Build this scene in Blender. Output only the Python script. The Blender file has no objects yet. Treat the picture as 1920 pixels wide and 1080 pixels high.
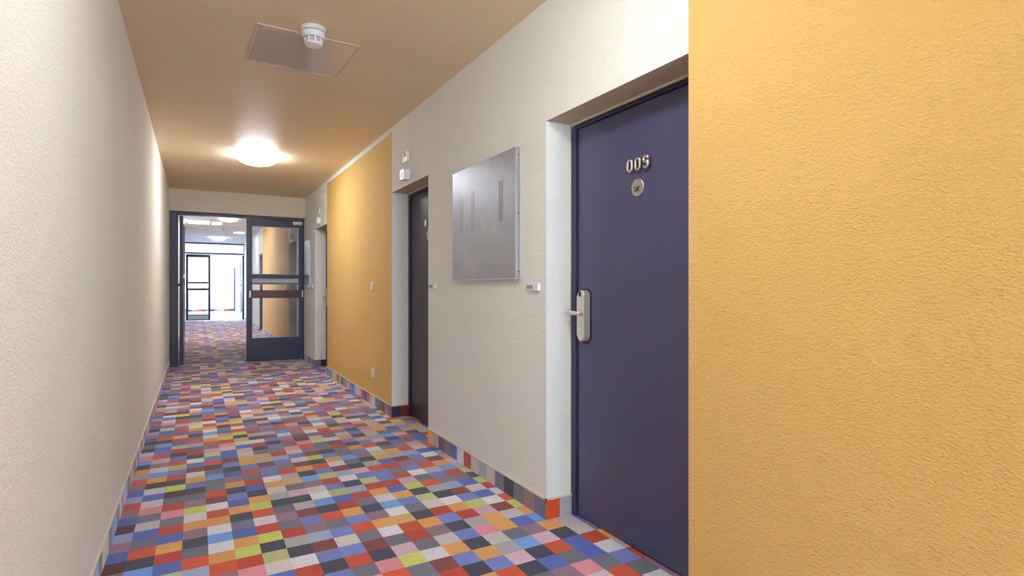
import bpy, bmesh, math, random
from mathutils import Vector, Matrix
random.seed(7)
S = bpy.context.scene
COL = S.collection

# ------------------------------------------------------------------ camera
cd = bpy.data.cameras.new('camera'); cam = bpy.data.objects.new('camera', cd); COL.objects.link(cam)
cam.location = (0, 0, 1.2)
cam.rotation_euler = (math.pi/2, 0, -math.atan(592/1041.))
cd.sensor_width = 36; cd.lens = 36*1041/1920.; cd.clip_start = .05
S.camera = cam
# ------------------------------------------------------------------ world, exposure
w = bpy.data.worlds.new('sky'); S.world = w; w.use_nodes = True
bg = w.node_tree.nodes['Background']; bg.inputs[0].default_value = (.72, .85, 1.05, 1); bg.inputs[1].default_value = 3.8
S.view_settings.view_transform = 'Standard'; S.view_settings.look = 'None'
S.view_settings.gamma = 1; S.view_settings.use_curve_mapping = False
S.view_settings.exposure = 2.6
LAMP = 10.5 
LAMP_NEAR = 7.2          # strength of the dome lamps
LAMP_FAR = 5.0      # dome lamps beyond the glass doors
PANEL_LIGHT = 5.0

# ------------------------------------------------------------------ materials
def lin(c):
    return tuple(((v/255.)/12.92 if v/255. <= .04045 else ((v/255.+.055)/1.055)**2.4) for v in c)
def mat(name, col, rough=.6, metal=0, bump=None, var=0, emit=None, spec=.5, coat=0, trans=0):
    m = bpy.data.materials.new(name); m.use_nodes = True
    nt = m.node_tree; b = nt.nodes['Principled BSDF']
    b.inputs['Base Color'].default_value = (*col, 1); b.inputs['Roughness'].default_value = rough
    b.inputs['Metallic'].default_value = metal; b.inputs['Specular IOR Level'].default_value = spec
    b.inputs['Coat Weight'].default_value = coat
    tc = nt.nodes.new('ShaderNodeTexCoord')
    if emit:
        b.inputs['Emission Color'].default_value = (*emit[0], 1); b.inputs['Emission Strength'].default_value = emit[1]
    if var:
        n = nt.nodes.new('ShaderNodeTexNoise'); n.inputs['Scale'].default_value = 2.2; n.inputs['Detail'].default_value = 6
        nt.links.new(tc.outputs['Object'], n.inputs['Vector'])
        mx = nt.nodes.new('ShaderNodeMix'); mx.data_type = 'RGBA'
        mx.inputs[6].default_value = (*[v*(1-var) for v in col], 1); mx.inputs[7].default_value = (*[min(1, v*(1+var)) for v in col], 1)
        nt.links.new(n.outputs['Fac'], mx.inputs[0]); nt.links.new(mx.outputs[2], b.inputs['Base Color'])
    if bump:
        sc, dist, stretch = bump
        mp = nt.nodes.new('ShaderNodeMapping'); mp.inputs['Scale'].default_value = (1, 1, stretch)
        nt.links.new(tc.outputs['Object'], mp.inputs['Vector'])
        n = nt.nodes.new('ShaderNodeTexNoise'); n.inputs['Scale'].default_value = sc; n.inputs['Detail'].default_value = 3.5
        n.inputs['Roughness'].default_value = .5; n.inputs['Distortion'].default_value = .25
        nt.links.new(mp.outputs[0], n.inputs['Vector'])
        n2 = nt.nodes.new('ShaderNodeTexNoise'); n2.inputs['Scale'].default_value = sc*.28; n2.inputs['Detail'].default_value = 1
        nt.links.new(mp.outputs[0], n2.inputs['Vector'])
        ad = nt.nodes.new('ShaderNodeMath'); ad.operation = 'MULTIPLY_ADD'; ad.inputs[1].default_value = .5
        nt.links.new(n2.outputs['Fac'], ad.inputs[0]); nt.links.new(n.outputs['Fac'], ad.inputs[2])
        bp = nt.nodes.new('ShaderNodeBump'); bp.inputs['Distance'].default_value = dist; bp.inputs['Strength'].default_value = 1
        nt.links.new(ad.outputs[0], bp.inputs['Height']); nt.links.new(bp.outputs[0], b.inputs['Normal'])
    return m
M = {}
M['white'] = mat('textured_white_plaster', (.90, .88, .80), .85, bump=(115, .0056, 1.6), var=.03)
M['left'] = mat('textured_white_plaster_left', (.90, .88, .80), .85, bump=(110, .0035, 1.3), var=.03)
M['yellow'] = mat('textured_ochre_plaster', (.80, .500, .150), .75, bump=(110, .0050, 1.6), var=.06)
M['ceiling'] = mat('tan_ceiling_paint', (.84, .66, .41), .5, bump=(20, .0006, 1), var=.04)
M['header'] = mat('beige_paint', (.74, .65, .50), .8, bump=(90, .003, 1.3))
M['soffit'] = mat('tan_soffit', (.56, .44, .30), .8, bump=(115, .0035, 1.6))  # darker tan on the undersides of the door lintels
M['ceil2'] = mat('white_ceiling_board', (.62, .62, .66), .8)
M['cream'] = mat('cream_cap', (.75, .66, .52), .6)
M['navy'] = mat('navy_door_lacquer', (.080, .080, .160), .38, var=.06, spec=.5)
M['frame'] = mat('navy_steel_frame', (.035, .035, .085), .4)
M['dkdoor'] = mat('dark_plum_door_lacquer', (.050, .040, .050), .4, var=.05)
M['steel'] = mat('satin_steel', (.74, .69, .60), .38, metal=.7)
M['chrome'] = mat('polished_chrome', (.8, .78, .76), .12, metal=1)
M['black'] = mat('black_plastic', (.012, .012, .02), .4)
M['pwhite'] = mat('white_plastic', (.80, .79, .78), .35)
M['pgrey'] = mat('grey_plastic', (.45, .45, .5), .45)
M['pdark'] = mat('dark_vent_gap', (.05, .05, .06), .6)
M['bar'] = mat('dark_red_wood_bar', (.085, .022, .014), .35, var=.15)
M['frost'] = mat('frosted_strip', (.55, .54, .60), .5)
M['plaque'] = mat('brushed_plaque', (.66, .62, .56), .38, metal=.85)
M['hatch'] = mat('glossy_hatch_panel', (.76, .64, .56), .10, metal=.08)
M['hatchfr'] = mat('hatch_frame', (.68, .52, .38), .4)
M['lamp'] = mat('lamp_diffuser', (.9, .9, .9), .4, emit=((.83, .91, 1.03), LAMP))
M['lampnear'] = mat('lamp_diffuser_near', (.9, .9, .9), .4, emit=((.83, .91, 1.03), LAMP_NEAR))
M['lampfar'] = mat('lamp_diffuser_far', (.9, .9, .9), .4, emit=((.80, .89, 1.1), LAMP_FAR))
M['lpanel'] = mat('light_panel_diffuser', (.9, .9, .9), .4, emit=((.92, .95, 1), PANEL_LIGHT))
M['landing'] = mat('pale_landing_tiles', (.62, .62, .64), .3, var=.04)
M['gprint'] = mat('grey_print', (.33, .34, .42), .5)

def perforated():
    m = mat('perforated_steel_sheet', (.43, .44, .46), .36, metal=.75)
    nt = m.node_tree; b = nt.nodes['Principled BSDF']
    tc = nt.nodes.new('ShaderNodeTexCoord')
    v = nt.nodes.new('ShaderNodeTexVoronoi'); v.inputs['Scale'].default_value = 145; v.inputs['Randomness'].default_value = 0
    nt.links.new(tc.outputs['Object'], v.inputs['Vector'])
    r = nt.nodes.new('ShaderNodeMapRange'); r.inputs[1].default_value = .30; r.inputs[2].default_value = .40
    nt.links.new(v.outputs['Distance'], r.inputs[0])
    n = nt.nodes.new('ShaderNodeTexNoise'); n.inputs['Scale'].default_value = 7; n.inputs['Detail'].default_value = 7; n.inputs['Roughness'].default_value = .65
    nt.links.new(tc.outputs['Object'], n.inputs['Vector'])
    mx0 = nt.nodes.new('ShaderNodeMix'); mx0.data_type = 'RGBA'; mx0.inputs[6].default_value = (.34, .36, .42, 1); mx0.inputs[7].default_value = (.58, .61, .68, 1)
    nt.links.new(n.outputs['Fac'], mx0.inputs[0])
    mx = nt.nodes.new('ShaderNodeMix'); mx.data_type = 'RGBA'; mx.inputs[6].default_value = (.20, .20, .22, 1)
    nt.links.new(mx0.outputs[2], mx.inputs[7]); nt.links.new(r.outputs[0], mx.inputs[0]); nt.links.new(mx.outputs[2], b.inputs['Base Color'])
    return m
M['perf'] = perforated()
M['perfmid'] = mat('slightly_dull_steel_strip', (.37, .37, .41), .42, metal=.72)
M['perfdark'] = mat('dull_steel_strip', (.30, .30, .33), .45, metal=.7)

def glass():
    m = bpy.data.materials.new('clear_glass'); m.use_nodes = True; nt = m.node_tree
    nt.nodes.clear(); o = nt.nodes.new('ShaderNodeOutputMaterial'); mx = nt.nodes.new('ShaderNodeMixShader')
    t = nt.nodes.new('ShaderNodeBsdfTransparent'); t.inputs[0].default_value = (.95, .97, .98, 1)
    g = nt.nodes.new('ShaderNodeBsdfGlossy'); g.inputs['Roughness'].default_value = .02
    f = nt.nodes.new('ShaderNodeFresnel'); f.inputs[0].default_value = 1.4
    nt.links.new(f.outputs[0], mx.inputs[0]); nt.links.new(t.outputs[0], mx.inputs[1]); nt.links.new(g.outputs[0], mx.inputs[2])
    nt.links.new(mx.outputs[0], o.inputs[0]); return m
M['glass'] = glass()

def carpet():
    m = bpy.data.materials.new('patchwork_carpet'); m.use_nodes = True; nt = m.node_tree; b = nt.nodes['Principled BSDF']
    b.inputs['Roughness'].default_value = .9; b.inputs['Specular IOR Level'].default_value = .25
    b.inputs['Sheen Weight'].default_value = .35; b.inputs['Sheen Roughness'].default_value = .4
    a = nt.nodes.new('ShaderNodeAttribute'); a.attribute_name = 'Col'
    tc = nt.nodes.new('ShaderNodeTexCoord')
    n = nt.nodes.new('ShaderNodeTexNoise'); n.inputs['Scale'].default_value = 38; n.inputs['Detail'].default_value = 7; n.inputs['Roughness'].default_value = .7
    mp = nt.nodes.new('ShaderNodeMapping'); mp.inputs['Scale'].default_value = (.5, 1.3, 1)
    nt.links.new(tc.outputs['Object'], mp.inputs[0]); nt.links.new(mp.outputs[0], n.inputs['Vector'])
    r = nt.nodes.new('ShaderNodeMapRange'); r.inputs[1].default_value = .25; r.inputs[2].default_value = .75; r.inputs[3].default_value = .86; r.inputs[4].default_value = 1.12
    nt.links.new(n.outputs['Fac'], r.inputs[0])
    mu = nt.nodes.new('ShaderNodeVectorMath'); mu.operation = 'SCALE'
    nt.links.new(a.outputs['Color'], mu.inputs[0]); nt.links.new(r.outputs[0], mu.inputs['Scale']); nt.links.new(mu.outputs[0], b.inputs['Base Color'])
    n3 = nt.nodes.new('ShaderNodeTexNoise'); n3.inputs['Scale'].default_value = 600
    nt.links.new(tc.outputs['Object'], n3.inputs['Vector'])
    bp = nt.nodes.new('ShaderNodeBump'); bp.inputs['Distance'].default_value = .0015; bp.inputs['Strength'].default_value = .6
    nt.links.new(n3.outputs['Fac'], bp.inputs['Height']); nt.links.new(bp.outputs[0], b.inputs['Normal'])
    return m
M['carpet'] = carpet()

# ------------------------------------------------------------------ mesh helpers
def link(name, bm, mats, parent=None, smooth=False):
    me = bpy.data.meshes.new(name); bm.normal_update(); bm.to_mesh(me); bm.free()
    for m in (mats if isinstance(mats, (list, tuple)) else [mats]): me.materials.append(M[m])
    if smooth:
        for p in me.polygons: p.use_smooth = True
    o = bpy.data.objects.new(name, me); COL.objects.link(o)
    if parent: o.parent = parent
    return o
def tag(o, label, cat, group=None):
    o['label'] = label; o['category'] = cat
    if group: o['group'] = group
    return o
def struct(o, label=None):
    o['kind'] = 'structure'
    if label: o['label'] = label
    return o
def empty(name, loc, rz=0):
    o = bpy.data.objects.new(name, None); COL.objects.link(o); o.location = loc; o.rotation_euler = (0, 0, rz); o.empty_display_size = .1
    return o
def box(bm, x0, x1, y0, y1, z0, z1, bev=0, mi=0):
    vs = [bm.verts.new((x, y, z)) for x in (x0, x1) for y in (y0, y1) for z in (z0, z1)]
    fs = [bm.faces.new([vs[i] for i in f]) for f in ((0, 1, 3, 2), (4, 6, 7, 5), (0, 4, 5, 1), (2, 3, 7, 6), (0, 2, 6, 4), (1, 5, 7, 3))]
    for f in fs: f.material_index = mi
    if bev:
        es = list({e for f in fs for e in f.edges})
        bmesh.ops.bevel(bm, geom=es, offset=bev, segments=2, affect='EDGES', profile=.5)
    return fs
def nb(): return bmesh.new()
def bobj(name, dims, m, parent=None, bev=0):
    bm = nb(); box(bm, *dims, bev=bev); return link(name, bm, m, parent)
def lathe(bm, prof, n=40, axis='z', c=(0, 0, 0), mi=0):
    rings = []
    for r, h in prof:
        ring = []
        if r < 1e-6:
            p = {'z': (0, 0, h), 'x': (h, 0, 0), 'y': (0, h, 0)}[axis]
            ring = [bm.verts.new(Vector(p)+Vector(c))]
        else:
            for i in range(n):
                a = 2*math.pi*i/n; u, v = r*math.cos(a), r*math.sin(a)
                p = {'z': (u, v, h), 'x': (h, u, v), 'y': (u, h, v)}[axis]
                ring.append(bm.verts.new(Vector(p)+Vector(c)))
        rings.append(ring)
    for a, b in zip(rings, rings[1:]):
        for i in range(n):
            j = (i+1) % n
            if len(a) == 1 and len(b) > 1: f = bm.faces.new((a[0], b[i], b[j]))
            elif len(b) == 1 and len(a) > 1: f = bm.faces.new((a[i], b[0], a[j]))
            elif len(a) > 1: f = bm.faces.new((a[i], b[i], b[j], a[j]))
            f.material_index = mi
def tube(bm, pts, r, n=10, closed=False):
    pts = [Vector(p) for p in pts]; N = len(pts); rings = []
    up = Vector((1, 0, 0))
    for i, p in enumerate(pts):
        if closed: t = pts[(i+1) % N]-pts[i-1]
        else: t = pts[min(i+1, N-1)]-pts[max(i-1, 0)]
        t.normalize(); s = t.cross(up)
        if s.length < 1e-4: s = t.cross(Vector((0, 0, 1)))
        s.normalize(); q = s.cross(t)
        rings.append([bm.verts.new(p+(s*math.cos(2*math.pi*k/n)+q*math.sin(2*math.pi*k/n))*r) for k in range(n)])
    prs = list(zip(rings, rings[1:])) + ([(rings[-1], rings[0])] if closed else [])
    for a, b in prs:
        for k in range(n): bm.faces.new((a[k], a[(k+1) % n], b[(k+1) % n], b[k]))
    if not closed:
        bm.faces.new(rings[0][::-1]); bm.faces.new(rings[-1])
def plate(bm, x0, x1, cy, cz, w_, h_, r, n=8, bev=0):
    """stadium/rounded plate in the YZ plane, thickness x0..x1"""
    pts = []
    for sy, sz, a0 in ((1, 1, 0), (-1, 1, 90), (-1, -1, 180), (1, -1, 270)):
        for k in range(n+1):
            a = math.radians(a0+90*k/n)
            pts.append((cy+sy*(w_/2-r)+r*math.cos(a), cz+sz*(h_/2-r)+r*math.sin(a)))
    A = [bm.verts.new((x0, y, z)) for y, z in pts]; B = [bm.verts.new((x1, y, z)) for y, z in pts]
    f1 = bm.faces.new(A); f2 = bm.faces.new(B[::-1])
    for i in range(len(pts)): bm.faces.new((A[i], B[i], B[(i+1) % len(pts)], A[(i+1) % len(pts)]))
    if bev: bmesh.ops.bevel(bm, geom=list(f1.edges), offset=bev, segments=3, affect='EDGES', profile=.5)

# ------------------------------------------------------------------ dimensions
XL, XR = -.3516, 1.578
XD = XR+.168                       # plane of the door leaves
ZC, ZC2 = 2.69, 2.86
YB, YE = -3.6, 9.72                # back end, end wall
YF1, YF2, YEND = 9.9, 23.3, 33.0
DOORS = [(1.458, 2.415, 2.066), (4.100, 5.026, 2.085), (7.976, 8.851, 2.092)]
DOORS2 = [(10.667, 11.597, 2.06), (16.60, 17.60, 2.16)]
PX, PY, X0, Y0 = .1048, .1098, 1.62, 1.970

# ------------------------------------------------------------------ carpet colours
PAL = dict(W=(205, 199, 197), C=(190, 179, 168), p=(196, 160, 164), P=(204, 128, 134), R=(176, 54, 26), O=(214, 148, 72), o=(204, 164, 92),
           Y=(182, 188, 84), y=(178, 178, 116), B=(76, 92, 160), b=(106, 116, 172), S=(104, 148, 204), L=(142, 152, 176), g=(164, 158, 154),
           G=(104, 102, 112), D=(56, 55, 68), N=(78, 30, 24), m=(118, 54, 44), M=(138, 104, 114))
def col(ch, jit=.10, rr=random):
    c = lin(PAL[ch]); c = (c[0]*.97, c[1], min(.66, c[2]*1.12)); k = 1+rr.uniform(-jit, jit)
    if ch == 'R' and rr.random() < .45: c = lin((190, 72, 34))
    return tuple(min(.9, v*1.42*k) for v in c)
# columns left to right, each string is rows 0..19 away from the camera (the pattern repeats every 20 rows)
CP = ['gODSPWDGNBMLNBMRLBMR', 'SWMpRbBSDRGBCGPCBWNO', 'byRbDRyBROBRGPRGNYDR', 'mbWDRGLRGDMOWYMGDbOW', 'DRbypMROWSWORWmRGGSG',
      'bmBBCPRYOBGDOBbDOMBD', 'OoCpBCyDYRWRYODBRGRb', 'goGDRWDgRGMGDgCOWbbm', 'LRMbDbmLMbmgDpGogRMb', 'bCPGRbCbGRDSWCMSDOmW',
      'mMRPDmGRbORBybRybRDY', 'DGGYpGWOMDGRLDWLmWOb', 'GRmWGRRoWSWORybpDGSG', 'ODbOCMODGbOBRbbRgDMb', 'RbODbDbRCyDYpRGRBOyW',
      'DpgCPgROWDgRGWbMmgOG', 'BDSGOOpYbmLMbgRMbLRM', 'GRpMBCmWBCBGRSOmWBCP', 'BBDOSOYRWRYDygCOSDRG', 'WRCgObRgDPCRoOObLWGb',
      'gOGBDMLRWGgBpDOPMMMR']
RJ = random.Random(3)
JIT = {(i, j): RJ.uniform(-.1, .1) for i in range(21) for j in range(20)}
def tile_col(i, j):
    ii = i % 21; jj = j % 20
    ch = CP[ii][jj]
    return col(ch, .0001, random.Random(ii*100+jj)) if False else tuple(min(.9, v*(1+JIT[(ii, jj)])) for v in col(ch, .001, random.Random(ii*97+jj*13)))

def carpet_mesh(name, quads, parent=None):
    """quads: list of (4 points, colour)"""
    vs, fs, cs = [], [], []
    for pts, c in quads:
        k = len(vs); vs += pts; fs.append(tuple(range(k, k+4))); cs += [(*c, 1)]*4
    me = bpy.data.meshes.new(name); me.from_pydata(vs, [], fs); me.materials.append(M['carpet'])
    a = me.color_attributes.new('Col', 'FLOAT_COLOR', 'CORNER')
    for i, c in enumerate(cs): a.data[i].color = c
    o = bpy.data.objects.new(name, me); COL.objects.link(o)
    if parent: o.parent = parent
    return o
quads = []
xs = [X0+PX*(k-19) for k in range(0, 22)]
j0, j1 = int((YB-Y0)/PY)-1, int((YF2-Y0)/PY)
for j in range(j0, j1+1):
    ya, yb = Y0+PY*j, Y0+PY*(j+1)
    for i in range(21):
        xa, xb = xs[i], xs[i+1]
        if i == 0: xa = XL-.05
        if i == 20: xb = XD+.12
        quads.append(([(xa, ya, 0), (xb, ya, 0), (xb, yb, 0), (xa, yb, 0)], tile_col(i, j)))
floor = struct(carpet_mesh('floor', quads), 'patchwork carpet of small coloured squares')
bm = nb(); box(bm, XL-.2, 2.0, YB-.2, YF2+.3, -.25, -.002); struct(link('floor_slab', bm, 'landing'))
bm = nb(); box(bm, -2.6, 2.4, YF2+.05, YEND+.3, -.2, .001); struct(link('floor_landing', bm, 'landing'), 'pale floor of the bright landing')

# ------------------------------------------------------------------ walls
def wall_right(name, y0, y1, openings, zc, yellows):
    bm = nb(); cur = y0
    def seg(a, b):
        yl = any(abs(a-q[0]) < .02 or (q[0] <= a and b <= q[1]+.01) for q in yellows)
        if yl:
            fs = box(bm, XR, 1.80, a, b, 0, zc-.05); fs[0].material_index = 1
            box(bm, XR, 1.80, a, b, zc-.05, zc)
        else: box(bm, XR, 1.80, a, b, 0, zc)
    for a, b, z in openings:
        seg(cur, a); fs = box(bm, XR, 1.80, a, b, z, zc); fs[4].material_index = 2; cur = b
    seg(cur, y1)
    box(bm, 1.80, 2.0, y0, y1, 0, zc)
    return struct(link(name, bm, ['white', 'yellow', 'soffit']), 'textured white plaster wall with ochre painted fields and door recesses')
wall_right('wall_right', YB, 9.97, DOORS, ZC, [(YB, 1.458), (5.026, 7.976)])
wall_right('wall_right_far', 9.97, YF2, DOORS2, ZC2, [(11.597, 16.60)])
bm = nb(); box(bm, XL-.2, XL, YB, 9.97, 0, ZC); struct(link('wall_left', bm, 'left'), 'textured white plaster wall along the left')
bm = nb(); box(bm, XL-.2, XL, 9.97, YF2, 0, ZC2); struct(link('wall_left_far', bm, 'left'))
bm = nb(); box(bm, XL-.2, XL+.25, YB-.2, YB, 0, ZC); box(bm, XR-.25, 2.0, YB-.2, YB, 0, ZC); box(bm, XL+.25, XR-.25, YB-.2, YB, 0, .3); box(bm, XL+.25, XR-.25, YB-.2, YB, 2.5, ZC); struct(link('wall_back', bm, 'white'))
bm = nb(); box(bm, XL-.2, 2.0, YB-.2, YE+.25, ZC, ZC+.3); struct(link('ceiling', bm, 'ceiling'), 'smooth tan painted ceiling')
bm = nb(); box(bm, XL-.2, 2.0, YE+.25, YF2, ZC2, ZC2+.3); struct(link('ceiling_far', bm, 'ceil2'))
bm = nb(); box(bm, XL, XR, YE, YE+.25, 2.362, ZC); box(bm, XL, XR, YE+.25, YE+.26, 2.362, ZC2); struct(link('wall_end', bm, 'header'), 'beige painted wall above the double glass door')

# ------------------------------------------------------------------ baseboards (strips of the same carpet) with a thin cap
RB = random.Random(11)
def strip(fixed, a, b, face, z=.1, seq=None, pitch=.1):
    """face 'L': plane x=fixed facing -x or +x along y ; 'Y': plane y=fixed along x"""
    out = []; n = max(1, int(round((b-a)/pitch))); last = None
    for k in range(n):
        u0 = a+(b-a)*k/n; u1 = a+(b-a)*(k+1)/n
        if seq and k < len(seq): ch = seq[k]
        else:
            ch = RB.choice('CgGDMRmBbLpOyGDNSP')
            while ch == last: ch = RB.choice('CgGDMRmBbLpOyGDNSP')
        last = ch; c = col(ch, .06, RB)
        if face == 'L': out.append(([(fixed, u0, 0), (fixed, u1, 0), (fixed, u1, z), (fixed, u0, z)], c))
        else: out.append(([(u0, fixed, 0), (u1, fixed, 0), (u1, fixed, z), (u0, fixed, z)], c))
    return out
t = .006
q = []
q += strip(XR-t, 5.026-t, 7.976, 'L', seq='mMDmBCgRDRpCSBbOMGDLNOygBbB', pitch=.109)
q += strip(XR-t, 2.415-t, 4.100, 'L', seq='GMGDGCgCRWBGmgO', pitch=.1123)
q += strip(XR-t, YB, 1.458, 'L')
q += strip(XR-t, 8.851-t, 9.74, 'L', seq='GmGMDGLg')
for (a, b, z), sq in zip(DOORS, ('Rg', 'Dm', 'GD')):
    q += strip(b-t, XR-t, XD, 'Y', seq=sq, pitch=.085 if sq != 'Rg' else .1)
br = struct(carpet_mesh('baseboard_right', q), 'skirting of coloured carpet strip along the right wall')
q = strip(XR-t, 11.59, 16.6, 'L')+strip(XR-t, 9.99, 10.667, 'L')+strip(XR-t, 17.6, YF2-.05, 'L')
struct(carpet_mesh('baseboard_right_far', q))
q = strip(XL+t, YB, 9.8, 'L', z=.1); struct(carpet_mesh('baseboard_left', q), 'skirting of coloured carpet strip along the left wall')
q = strip(XL+t, 9.99, YF2-.05, 'L', z=.1); struct(carpet_mesh('baseboard_left_far', q))
def cap(bm, y0, y1): box(bm, XR-.009, XR+.001, y0, y1, .1, .108)
bm = nb()
for a, b in ((YB, 1.458), (2.406, 4.10), (5.017, 7.976), (8.842, 9.74), (10.0, 10.667), (11.59, 16.6), (17.59, YF2-.05)): cap(bm, a, b)
for a, b, z in DOORS: box(bm, XR-.009, XD, b-.009, b+.001, .1, .108)
struct(link('trim_1', bm, 'cream'), 'thin cream cap on the right skirting')
bm = nb(); box(bm, XL-.001, XL+.009, YB, 9.8, .1, .108); box(bm, XL-.001, XL+.009, 10, YF2-.05, .1, .108); struct(link('trim_2', bm, 'cream'), 'thin cream cap on the left skirting')
# white cove strip where the wall meets the ceiling
bm = nb()
box(bm, XR-.004, XR+.001, 5.026, 7.976, ZC-.05, ZC); box(bm, XR-.004, XR+.001, -1.5, 1.458, ZC-.05, ZC)
struct(link('trim_3', bm, 'white'), 'white band between the ochre field and the ceiling')

# ------------------------------------------------------------------ room doors
def digit(ch, cy, cz, w_, h_, parent):
    """chrome tube numeral on the door face; +y is to the left as seen from the corridor"""
    r = .0075; bm = nb(); x = -.012; a = w_/2-r; hh = h_/2-r; pts = []
    def arc(c0, c1, ra, rb, d0, d1, n=10):
        return [(x, c0-ra*math.cos(math.radians(d0+(d1-d0)*k/n)), c1+rb*math.sin(math.radians(d0+(d1-d0)*k/n))) for k in range(n+1)]
    if ch == '0':
        pts = arc(cy, cz+hh-a, a, a, 0, 180)+arc(cy, cz-hh+a, a, a, 180, 360)
        tube(bm, pts, r, closed=True)
    else:
        a2 = hh*.52
        tube(bm, arc(cy, cz+hh-a2, a, a2, 0, 330, 18), r, closed=True)
        tube(bm, [(x, cy-a, cz+hh-a2), (x, cy-a, cz-hh*.35)]+arc(cy, cz-hh*.35, a, hh*.65, 0, -150, 10), r)
    return link('number_digit', bm, 'chrome', parent, smooth=True)
def room_door(n, a, b, z, leafm, flip, digits, label):
    """local origin at the far jamb on the door plane; -x faces the corridor"""
    root = empty('door_%d' % n, (XD, b, 0)); struct(root, label); root['category'] = 'door'
    W = b-a
    def Y(u): return -u if not flip else u-W      # u measured from the latch side
    bm = nb()
    box(bm, -.012, .05, -.042, -.002, 0.002, z-.016, .002); box(bm, -.012, .05, -W+.002, -W+.042, 0.002, z-.016, .002); box(bm, -.012, .05, -W+.042, -.042, z-.030, z-.016, .002)
    link('door_frame', bm, 'frame', root)
    bm = nb(); box(bm, -.020, -.010, -W, 0, z-.010, z); box(bm, -.016, -.012, -.003, 0, 0, z-.016); link('plaster_bead', bm, 'header', root)
    bm = nb(); box(bm, .002, .045, -W+.046, -.046, .008, z-.032, .003); leaf = link('leaf', bm, leafm, root)
    bm = nb(); y = Y(.117)
    plate(bm, -.004, .003, y+.003, 1.055, .088, .285, .040); link('back_plate', bm, 'black', root)
    bm = nb(); plate(bm, -.042, -.004, Y(.124), 1.058, .062, .262, .030, bev=.007); lk = link('lock_body', bm, 'steel', root)
    bm = nb(); plate(bm, -.0440, -.0415, Y(.124)+.004, 1.170, .014, .030, .006); link('card_sensor', bm, 'black', lk)
    bm = nb(); plate(bm, -.0438, -.0415, Y(.124)+.002, .988, .016, .006, .003); link('key_cover', bm, 'chrome', lk)
    bm = nb(); ys = Y(.124); s = 1 if not flip else -1
    lathe(bm, [(0, -.062), (.012, -.062), (.012, -.04), (0, -.04)], 16, 'x', (0, ys-.012*s, 1.072))
    tube(bm, [(-.066, ys-.028*s, 1.070), (-.068, ys, 1.071), (-.068, ys+.05*s, 1.073), (-.062, ys+.092*s, 1.073)], .0105, 12)
    link('lever_handle', bm, 'steel', root, smooth=True)
    for k, ch in enumerate(digits):
        digit(ch, -.464-.052*k, 1.762, .043, .066, root)
    bm = nb(); lathe(bm, [(0, -.004), (.038, -.004), (.040, -.002), (.040, .002), (0, .002)], 40, 'x', (0, -.503, 1.657))
    pl = link('sign_disc', bm, 'plaque', root)
    bm = nb()
    for (y0_, z0_, y1_, z1_) in ((.010, -.018, -.012, .004), (-.012, -.018, .010, .004), (.026, .008, .014, -.010), (.026, -.016, .006, -.014), (.022, -.004, .012, -.018)):
        tube(bm, [(-.0045, -.503+y0_, 1.657+z0_), (-.0045, -.503+y1_, 1.657+z1_)], 0.0023 if y0_ in (.010, -.012) else .0009, 6)
    link('etched_mark', bm, 'black', pl)
    bm = nb()
    for kk in range(3):
        tube(bm, [(-.0045, -.503+.018-.005*kk+.003*math.sin(i*1.1), 1.662+.004*i) for i in range(6)], .0007, 5)
    link('etched_smoke', bm, 'pgrey', pl)
    return root
room_door(1, *DOORS[0], 'navy', False, '009', 'navy lacquered door numbered 009 in the nearest recess, with silver card lock')
room_door(2, *DOORS[1], 'dkdoor', True, '0', 'dark plum door in the middle recess between the white and ochre wall fields')
room_door(3, *DOORS[2], 'dkdoor', False, '0', 'dark door in the recess just before the glass double door, seen as a sliver')
room_door(4, *DOORS2[0], 'dkdoor', True, '', 'dark door in the first recess beyond the glass doors')
d5 = room_door(5, *DOORS2[1], 'navy', False, '', 'navy door in the far recess seen through the glass leaf')

bobj('jamb_post', (-.145, -.055, -.05, -.004, .0, 2.13), 'navy', d5)

# ------------------------------------------------------------------ glazed leaves
def leaf_obj(parent, w_, z1, m='frame', bar='bar', strip_=True, side=1, glass_lo=.385, small=.01):
    """leaf in local XZ plane, x from 0 to w_, y thickness; returns stile frame object"""
    t0, t1 = -.025, .025; st = .080
    bm = nb()
    box(bm, 0, st, t0, t1, .012, z1, .003); box(bm, w_-st*.85, w_, t0, t1, .012, z1, .003)
    box(bm, st, w_-st*.85, t0, t1, z1-.105, z1, .003); box(bm, st, w_-st*.85, t0, t1, .012, glass_lo, .003)
    box(bm, st, w_-st*.85, t0, t1, 1.357, 1.42, .003)
    f = link('leaf', bm, m, parent)
    for za, zb in ((glass_lo, 1.265), (1.42, z1-.105)):
        bm = nb(); box(bm, st, w_-st*.85, -.004, .004, za, zb); link('glass_pane', bm, 'glass', f)
    if strip_:
        bobj('frosted_strip', (st, w_-st*.85, -.006, .006, 1.283, 1.357), 'frost', f)
        bobj('glazing_bar', (st, w_-st*.85, -.015, .015, 1.265, 1.283), m, f)
    # bright glazing beads round the panes
    bm = nb()
    for za, zb in ((glass_lo, 1.265), (1.42, z1-.105)):
        box(bm, st, st+.008, -.016, .016, za, zb); box(bm, w_-st*.85-.008, w_-st*.85, -.016, .016, za, zb)
        box(bm, st+.008, w_-st*.85-.008, -.016, .016, za, za+.008); box(bm, st+.008, w_-st*.85-.008, -.016, .016, zb-.008, zb)
    link('glazing_bead', bm, 'pgrey', f)
    if bar:
        bobj('push_bar', (.055, w_-.030, -.085, -.060, 1.037, 1.163), bar, f, .004)
        for x in (.035, w_-.030):
            bobj('bar_end_cap', (x, x+.022, -.090, -.025, 1.045, 1.155), 'steel', f, .004)
    return f
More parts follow.
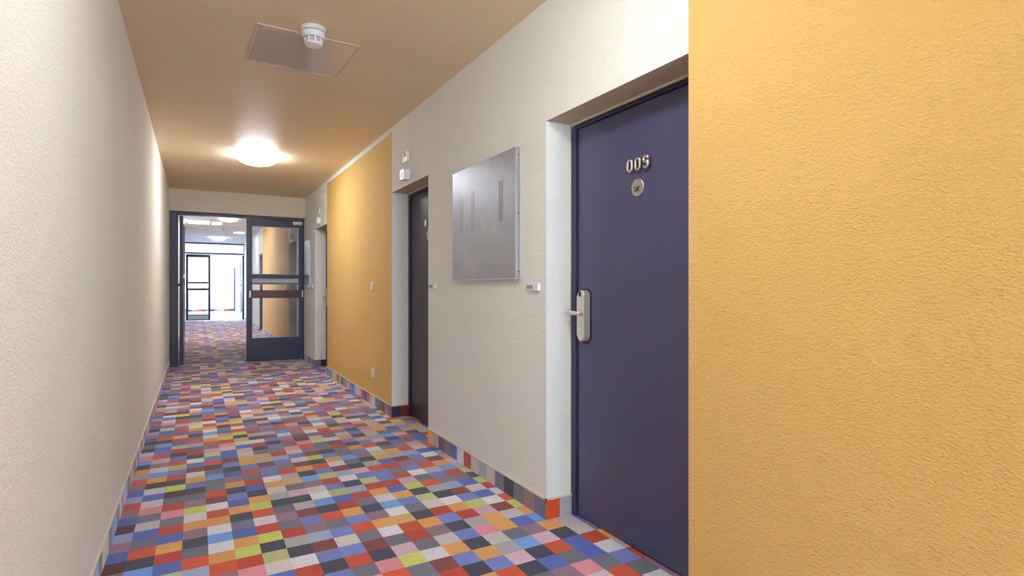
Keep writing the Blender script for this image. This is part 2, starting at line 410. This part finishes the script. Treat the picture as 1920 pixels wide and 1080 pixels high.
gd = empty('door_6', ((XL+XR)/2, YF1, 0)); struct(gd, 'navy steel double door with glazed leaves at the end of the near corridor, left leaf standing open'); gd['category'] = 'door'
ox = (XL+XR)/2
bm = nb()
box(bm, -.340-ox, -.252-ox, -.05, .05, .0, 2.362, .003); box(bm, XR-.012-ox, XR-ox, -.05, .05, 0, 2.362); box(bm, -.252-ox, XR-.012-ox, -.05, .05, 2.318, 2.362, .003)
box(bm, -.255-ox, -.240-ox, .0, .03, .0, 2.318)
link('door_frame', bm, 'frame', gd)
lf = leaf_obj(gd, .862, 2.312); lf.location = (.703-ox, 0, 0)
bm = nb(); box(bm, .690, .850, -.085, -.025, 2.250, 2.312, .022); link('door_closer', bm, 'cream', lf)
lf2 = leaf_obj(gd, .86, 2.312, bar=None); lf2.location = (-.200-ox, .06, 0); lf2.rotation_euler = (0, 0, math.radians(89.5))
bm = nb(); tube(bm, [(.1, .045, 1.25), (.78, .045, 1.25)], .014); tube(bm, [(.1, .02, 1.25), (.1, .05, 1.25)], .02); tube(bm, [(.78, .02, 1.25), (.78, .05, 1.25)], .02); link('push_rail', bm, 'frame', lf2)

fd = empty('door_7', (.6, YF2, 0)); struct(fd, 'far glazed double door with a transom window before the bright landing'); fd['category'] = 'door'
def X(x): return x-.6
bm = nb()
box(bm, X(-.385), X(-.34), -.04, .04, 0, 2.858); box(bm, X(1.56), X(1.60), -.04, .04, 0, 2.858); box(bm, X(-.34), X(1.56), -.04, .04, 2.81, 2.858); box(bm, X(-.34), X(1.56), -.04, .04, 2.44, 2.50)
link('door_frame', bm, 'frame', fd)
bobj('transom_pane', (X(-.34), X(1.56), -.004, .004, 2.50, 2.81), 'glass', fd)
l3 = leaf_obj(fd, .79, 2.43, bar=None, strip_=False, glass_lo=.23); l3.location = (X(-.335), 0, 0)
bobj('kick_panel', (.08, .72, -.03, .03, .05, .20), 'frost', l3)
bobj('push_bar', (.03, .76, -.07, -.04, 1.11, 1.20), 'frame', l3, .004)
l4 = leaf_obj(fd, .79, 2.43, bar=None, strip_=False, glass_lo=.23); l4.location = (X(1.54), .06, 0); l4.rotation_euler = (0, 0, math.radians(91))
bobj('push_bar', (.03, .76, .04, .07, 1.13, 1.19), 'pgrey', l4, .004)

# ------------------------------------------------------------------ bright landing at the far end
bm = nb(); box(bm, 1.75, 1.95, YF2+.04, YEND, 0, 3.0); struct(link('wall_landing_right', bm, 'ceil2'))
bm = nb(); box(bm, -2.6, 2.4, YF2+.04, YEND+.3, 3.0, 3.2); struct(link('ceiling_landing', bm, 'ceil2'))
bm = nb(); box(bm, -2.6, XL-.04, YF2+.02, YF2+.2, 0, 3.0); box(bm, 1.62, 1.95, YF2+.02, YF2+.2, 0, 3); box(bm, XL-.04, 1.62, YF2+.05, YF2+.2, 2.862, 3.0); struct(link('wall_landing_front', bm, 'ceil2'))
def window(n, w_, z0, z1, mull, loc, rz, label):
    r = empty('window_%d' % n, loc, rz); struct(r, label); r['category'] = 'window'
    bm = nb(); box(bm, 0, w_, -.03, .03, z0, z0+.05); box(bm, 0, w_, -.03, .03, z1-.05, z1)
    xs_ = [w_*k/mull for k in range(mull+1)]
    for x in xs_: box(bm, max(0, x-.025), min(w_, x+.025), -.03, .03, z0+.05, z1-.05)
    link('window_frame', bm, 'pwhite', r)
    for a, b in zip(xs_, xs_[1:]): bobj('pane', (a+.025, b-.025, -.003, .003, z0+.05, z1-.05), 'glass', r)
    return r
window(1, 4.3, .10, 3.0, 3, (-2.55, YEND+.1, 0), 0, 'wide white framed window at the end of the landing')
window(2, 9.4, .10, 3.0, 6, (-2.5, YF2+.3, 0), math.pi/2, 'row of tall landing windows on the left')
window(3, XR-XL-.5, .3, 2.5, 2, (XL+.25, YB-.1, 0), 0, 'unseen window added behind the camera for fill daylight')  # added out of view to let fill light into the near corridor
bm = nb(); box(bm, -2.6, 1.8, YEND+.05, YEND+.2, 0, .10); box(bm, -2.6, -2.45, YF2+.2, YEND+.2, 0, .1); struct(link('wall_landing_sill', bm, 'ceil2'))
rl = empty('railing', (.6, YEND-.35, 0)); tag(rl, 'pale low panel railing with a handrail in front of the bright end window', 'railing')
bm = nb(); box(bm, -.98, .72, -.02, .02, .105, .90); link('infill_panel', bm, 'pwhite', rl)
bm = nb(); tube(bm, [(-1.0, 0, .95), (1.0, 0, .95)], .025, 12); link('handrail', bm, 'pgrey', rl)
for x in (-1.0, .78, .95):
    bm = nb(); box(bm, x-.02, x+.02, -.02, .02, .0, .93); link('post', bm, 'pgrey', rl)
q = [([(x0_, YEND-.38, .0), (x0_+.21, YEND-.38, 0), (x0_+.21, YEND-.38, .1), (x0_, YEND-.38, .1)], col(c, .05, RB)) for x0_, c in zip([-.42+.21*k for k in range(10)], 'DbRmGDbORD')]
struct(carpet_mesh('baseboard_landing', q))
dd = empty('door_8', (1.70, YEND-.6, 0)); struct(dd, 'dark edge of an open door leaf at the far right of the landing')
bobj('leaf', (-.02, .03, -.4, .4, .01, 2.25), 'frame', dd, .003)

# ------------------------------------------------------------------ ceiling lamps
def dome(loc, m, label, group):
    r = empty('ceiling_lamp', loc); tag(r, label, 'lamp', group)
    bm = nb(); lathe(bm, [(0, 0), (.16, 0), (.165, -.008), (.165, -.018), (0, -.018)], 40); link('base_ring', bm, 'pwhite', r, smooth=False)
    bm = nb(); lathe(bm, [(.150, -.018)]+[(.205*math.cos(a), -.036-.075*math.sin(a)) for a in [math.radians(-12+k*8.5) for k in range(12)]]+[(0, -.111)], 40)
    link('diffuser', bm, m, r, smooth=True)
    return r
G1 = 'round ceiling lamps of the near corridor'; G2 = 'round ceiling lamps beyond the glass door'
dome((.60, 6.85, ZC), 'lamp', 'glowing white dome lamp on the tan ceiling before the glass door', G1)
dome((.60, 1.45, ZC), 'lampnear', 'glowing white dome lamp on the ceiling opposite door 009, above the picture', G1)
dome((.66, 14.6, ZC2), 'lampfar', 'glowing dome lamp nearest behind the glass door, cut by the door head', G2)
dome((.64, 20.6, ZC2), 'lampfar', 'glowing dome lamp just before the far transom window', G2)
def lightpanel(x0_, x1_, y0_, y1_, label):
    r = empty('ceiling_light', ((x0_+x1_)/2, (y0_+y1_)/2, ZC2)); tag(r, label, 'light', 'rectangular ceiling light panels')
    a, b = (x1_-x0_)/2, (y1_-y0_)/2
    bm = nb(); box(bm, -a, a, -b, -b+.02, -.03, 0); box(bm, -a, a, b-.02, b, -.03, 0); box(bm, -a, -a+.02, -b+.02, b-.02, -.03, 0); box(bm, a-.02, a, -b+.02, b-.02, -.03, 0)
    link('panel_frame', bm, 'pwhite', r); bobj('diffuser', (-a+.02, a-.02, -b+.02, b-.02, -.022, -.004), 'lpanel', r)
lightpanel(-.18, .30, 15.45, 16.25, 'bright rectangular light panel at the left of the white far ceiling')
lightpanel(.33, .58, 15.6, 16.2, 'small light panel beside the larger left one on the white far ceiling')
lightpanel(.95, 1.25, 18.0, 18.5, 'small light panel at the right of the white far ceiling')

# ------------------------------------------------------------------ smoke detectors
def detector(loc, label, s=1.0):
    r = empty('smoke_detector', loc); tag(r, label, 'smoke detector')
    bm = nb(); lathe(bm, [(0, 0), (.066*s, 0), (.069*s, -.006*s), (.069*s, -.022*s), (.064*s, -.026*s), (0, -.026*s)], 40); b = link('base', bm, 'pwhite', r, smooth=False)
    bm = nb(); lathe(bm, [(0, -.0262*s), (.0615*s, -.0262*s), (.0615*s, -.030*s), (0, -.030*s)], 40); link('seam', bm, 'pdark', r)
    bm = nb(); lathe(bm, [(0, -.030*s), (.065*s, -.030*s), (.064*s, -.052*s), (.058*s, -.062*s), (0, -.062*s)], 40); link('body', bm, 'pwhite', r)
    bm = nb(); lathe(bm, [(0, -.062*s), (.040*s, -.062*s), (.038*s, -.086*s), (0, -.086*s)], 30); link('chamber', bm, 'pgrey', r)
    for k in range(8):
        a = 2*math.pi*k/8; bm = nb()
        box(bm, .040*s, .050*s, -.006*s, .006*s, -.090*s, -.060*s, .001)
        bmesh.ops.rotate(bm, verts=bm.verts, cent=(0, 0, 0), matrix=Matrix.Rotation(a, 3, 'Z')); link('rib', bm, 'pwhite', r)
    bm = nb(); lathe(bm, [(0, -.088*s), (.050*s, -.088*s), (.046*s, -.100*s), (.020*s, -.106*s), (0, -.106*s)], 30); link('cap', bm, 'pwhite', r)
    bm = nb(); lathe(bm, [(0, 0), (.0035*s, 0), (.003*s, -.003*s), (0, -.003*s)], 10, 'z', (-.030*s, -.034*s, -.1015*s)); link('indicator_light', bm, 'black', r)
    return r
detector((.585, 3.33, ZC), 'white smoke detector beside the ceiling hatch')
detector((.637, 17.5, ZC2), 'small smoke detector on the white ceiling beyond the glass door', .9)
detector((.45, 25.5, 3.0), 'tiny smoke detector seen through the far transom window', .8)

# ------------------------------------------------------------------ ceiling hatch
hr = empty('ceiling_hatch', (.5785, 3.723, ZC), math.radians(2.0)); tag(hr, 'square glossy access hatch in the tan ceiling beside the smoke detector', 'hatch')
A = .292; B = .300
bm = nb()
for d in (0,):
    box(bm, -A, A, -B, -B+.012, -.007, 0); box(bm, -A, A, B-.012, B, -.007, 0); box(bm, -A, -A+.012, -B+.012, B-.012, -.007, 0); box(bm, A-.012, A, -B+.012, B-.012, -.007, 0)
link('hatch_frame', bm, 'hatchfr', hr)
bobj('surround', (-A+.012, A-.012, -B+.012, B-.012, -.003, 0), 'hatch', hr)
bm = nb(); a, b = A-.036, B-.036
box(bm, -a, a, -b, -b+.004, -.0055, -.003); box(bm, -a, a, b-.004, b, -.0055, -.003); box(bm, -a, -a+.004, -b+.004, b-.004, -.0055, -.003); box(bm, a-.004, a, -b+.004, b-.004, -.0055, -.003)
link('bead', bm, 'hatchfr', hr)
bobj('hatch_panel', (-a+.004, a-.004, -b+.004, b-.004, -.0048, -.003), 'hatch', hr)
bm = nb(); lathe(bm, [(0, -.008), (.007, -.008), (.008, -.005), (0, -.005)], 14, 'z', (.03, -b+.03, 0)); link('latch', bm, 'pdark', hr)

# ------------------------------------------------------------------ perforated wall panels
def wall_panel(y0_, y1_, z0_, z1_, label):
    r = empty('perforated_panel', (XR, (y0_+y1_)/2, z0_)); tag(r, label, 'wall panel', 'perforated steel panels on the right wall')
    h = z1_-z0_; a = (y1_-y0_)/2; T = .026
    bm = nb(); box(bm, -T, -.0005, -a, a, 0, h, .0015); sh = link('sheet', bm, 'perf', r)
    for u, v0, v1 in ((.10, .33, .64), (.30, .33, .67), (.73, .36, .68)):     # dull strips showing through
        yy = a-2*a*u-.03
        bobj('dull_strip', (-T-.0006, -T+.001, yy-.055, yy, v0*h+.1*h, v1*h+.1*h), 'perfdark' if u > .5 else 'perfmid', r)
    bm = nb(); box(bm, -T-.001, -T+.0005, -a, a, .0, .006); box(bm, -T-.001, -T+.0005, -a, -a+.006, .006, h); link('folded_edge', bm, 'steel', r)
    for v in (.06, .5, .94):
        bm = nb(); lathe(bm, [(0, -.002), (.004, -.002), (.004, .001), (0, .001)], 12, 'y', (-T/2, -a, v*h)); link('rivet', bm, 'black', r)
    return r
wall_panel(2.681, 3.567, 1.250, 1.992, 'large grey perforated steel panel left of door 009')
wall_panel(9.20, 9.70, 1.21, 1.96, 'grey perforated steel panel in the corner beside the glass door')

# ------------------------------------------------------------------ small wall fittings (local: origin on the wall face)
def card(y, z, label, w_=.125):
    r = empty('label_holder', (XR, y, z)); tag(r, label, 'label holder', 'small white label holders on the right wall')
    bm = nb(); box(bm, -.018, -.0005, -w_/2, w_/2, -.018, .020, .002); link('holder', bm, 'pwhite', r)
    bobj('printed_card', (-.0192, -.0178, -w_*.12, w_*.38, -.010, .012), 'gprint', r)
card(2.535, 1.204, 'white label holder on the wall between the large steel panel and door 009')
card(3.985, 1.212, 'white label holder on the wall edge right of the dark middle door')
card(9.07, 1.225, 'white label holder beside the steel panel in the far corner')
def thermostat(y, z, label):
    r = empty('thermostat', (XR, y, z)); tag(r, label, 'thermostat', 'thermostats above the doors')
    bm = nb(); box(bm, -.022, -.0005, -.055, .055, -.045, .045, .003); link('housing', bm, 'pwhite', r)
    bobj('display', (-.0236, -.0215, -.020, .022, -.002, .030), 'black', r)
    for k in (0, 1): bobj('button', (-.025, -.0215, .002+.022*k, .014+.022*k, -.022, -.012), 'pwhite', r, .001)
thermostat(4.60, 2.325, 'white thermostat with dark display above the middle door')
thermostat(8.50, 2.335, 'white thermostat with dark display above the door by the glass leaf')
thermostat(11.2, 2.36, 'white thermostat above the first door beyond the glass leaf')
def alarm(y, z, label):
    r = empty('door_chime', (XR, y, z)); tag(r, label, 'signal box', 'white signal boxes above the doors')
    bm = nb(); box(bm, -.058, -.0005, -.05, .05, -.045, .045, .004); link('housing', bm, 'pwhite', r)
    bm = nb(); plate(bm, -.0605, -.0575, 0, 0, .03, .05, .010); link('signal_lens', bm, 'pgrey', r)
alarm(4.575, 2.165, 'white protruding signal box just above the middle door recess')
alarm(8.47, 2.185, 'white protruding signal box just above the door recess by the glass leaf')
alarm(11.15, 2.17, 'white signal box above the first recess beyond the glass leaf')
alarm(17.0, 2.35, 'white signal box above the far navy door seen through the glass')
def switch(y, z, label, kind, s=1.0):
    r = empty('light_switch' if kind == 'switch' else 'wall_socket', (XR, y, z)); tag(r, label, 'switch' if kind == 'switch' else 'socket')
    bm = nb(); box(bm, -.012, -.0005, -.042*s, .042*s, -.042*s, .042*s, .003); link('cover_plate', bm, 'pwhite', r)
    if kind == 'switch':
        bobj('rocker', (-.020, -.011, -.028*s, .028*s, -.028*s, .028*s), 'pwhite', r, .002)
    else:
        bm = nb(); lathe(bm, [(.024*s, -.0135), (.020*s, -.0135), (.020*s, -.004), (0, -.004)], 24, 'x', (0, 0, 0)); link('socket_well', bm, 'pgrey', r)
        for k in (-1, 1):
            bm = nb(); lathe(bm, [(0, -.0052), (.003, -.0052), (.003, -.003), (0, -.003)], 10, 'x', (0, k*.010*s, 0)); link('contact_hole', bm, 'black', r)
switch(5.655, 1.215, 'white light switch on the ochre wall field of the near corridor', 'switch')
switch(5.64, .328, 'white socket low on the ochre wall field of the near corridor', 'socket')
switch(11.95, 1.22, 'small white switch on the ochre wall seen through the glass leaf', 'switch')
switch(16.3, .35, 'small white socket low on the ochre wall seen through the glass leaf', 'socket')
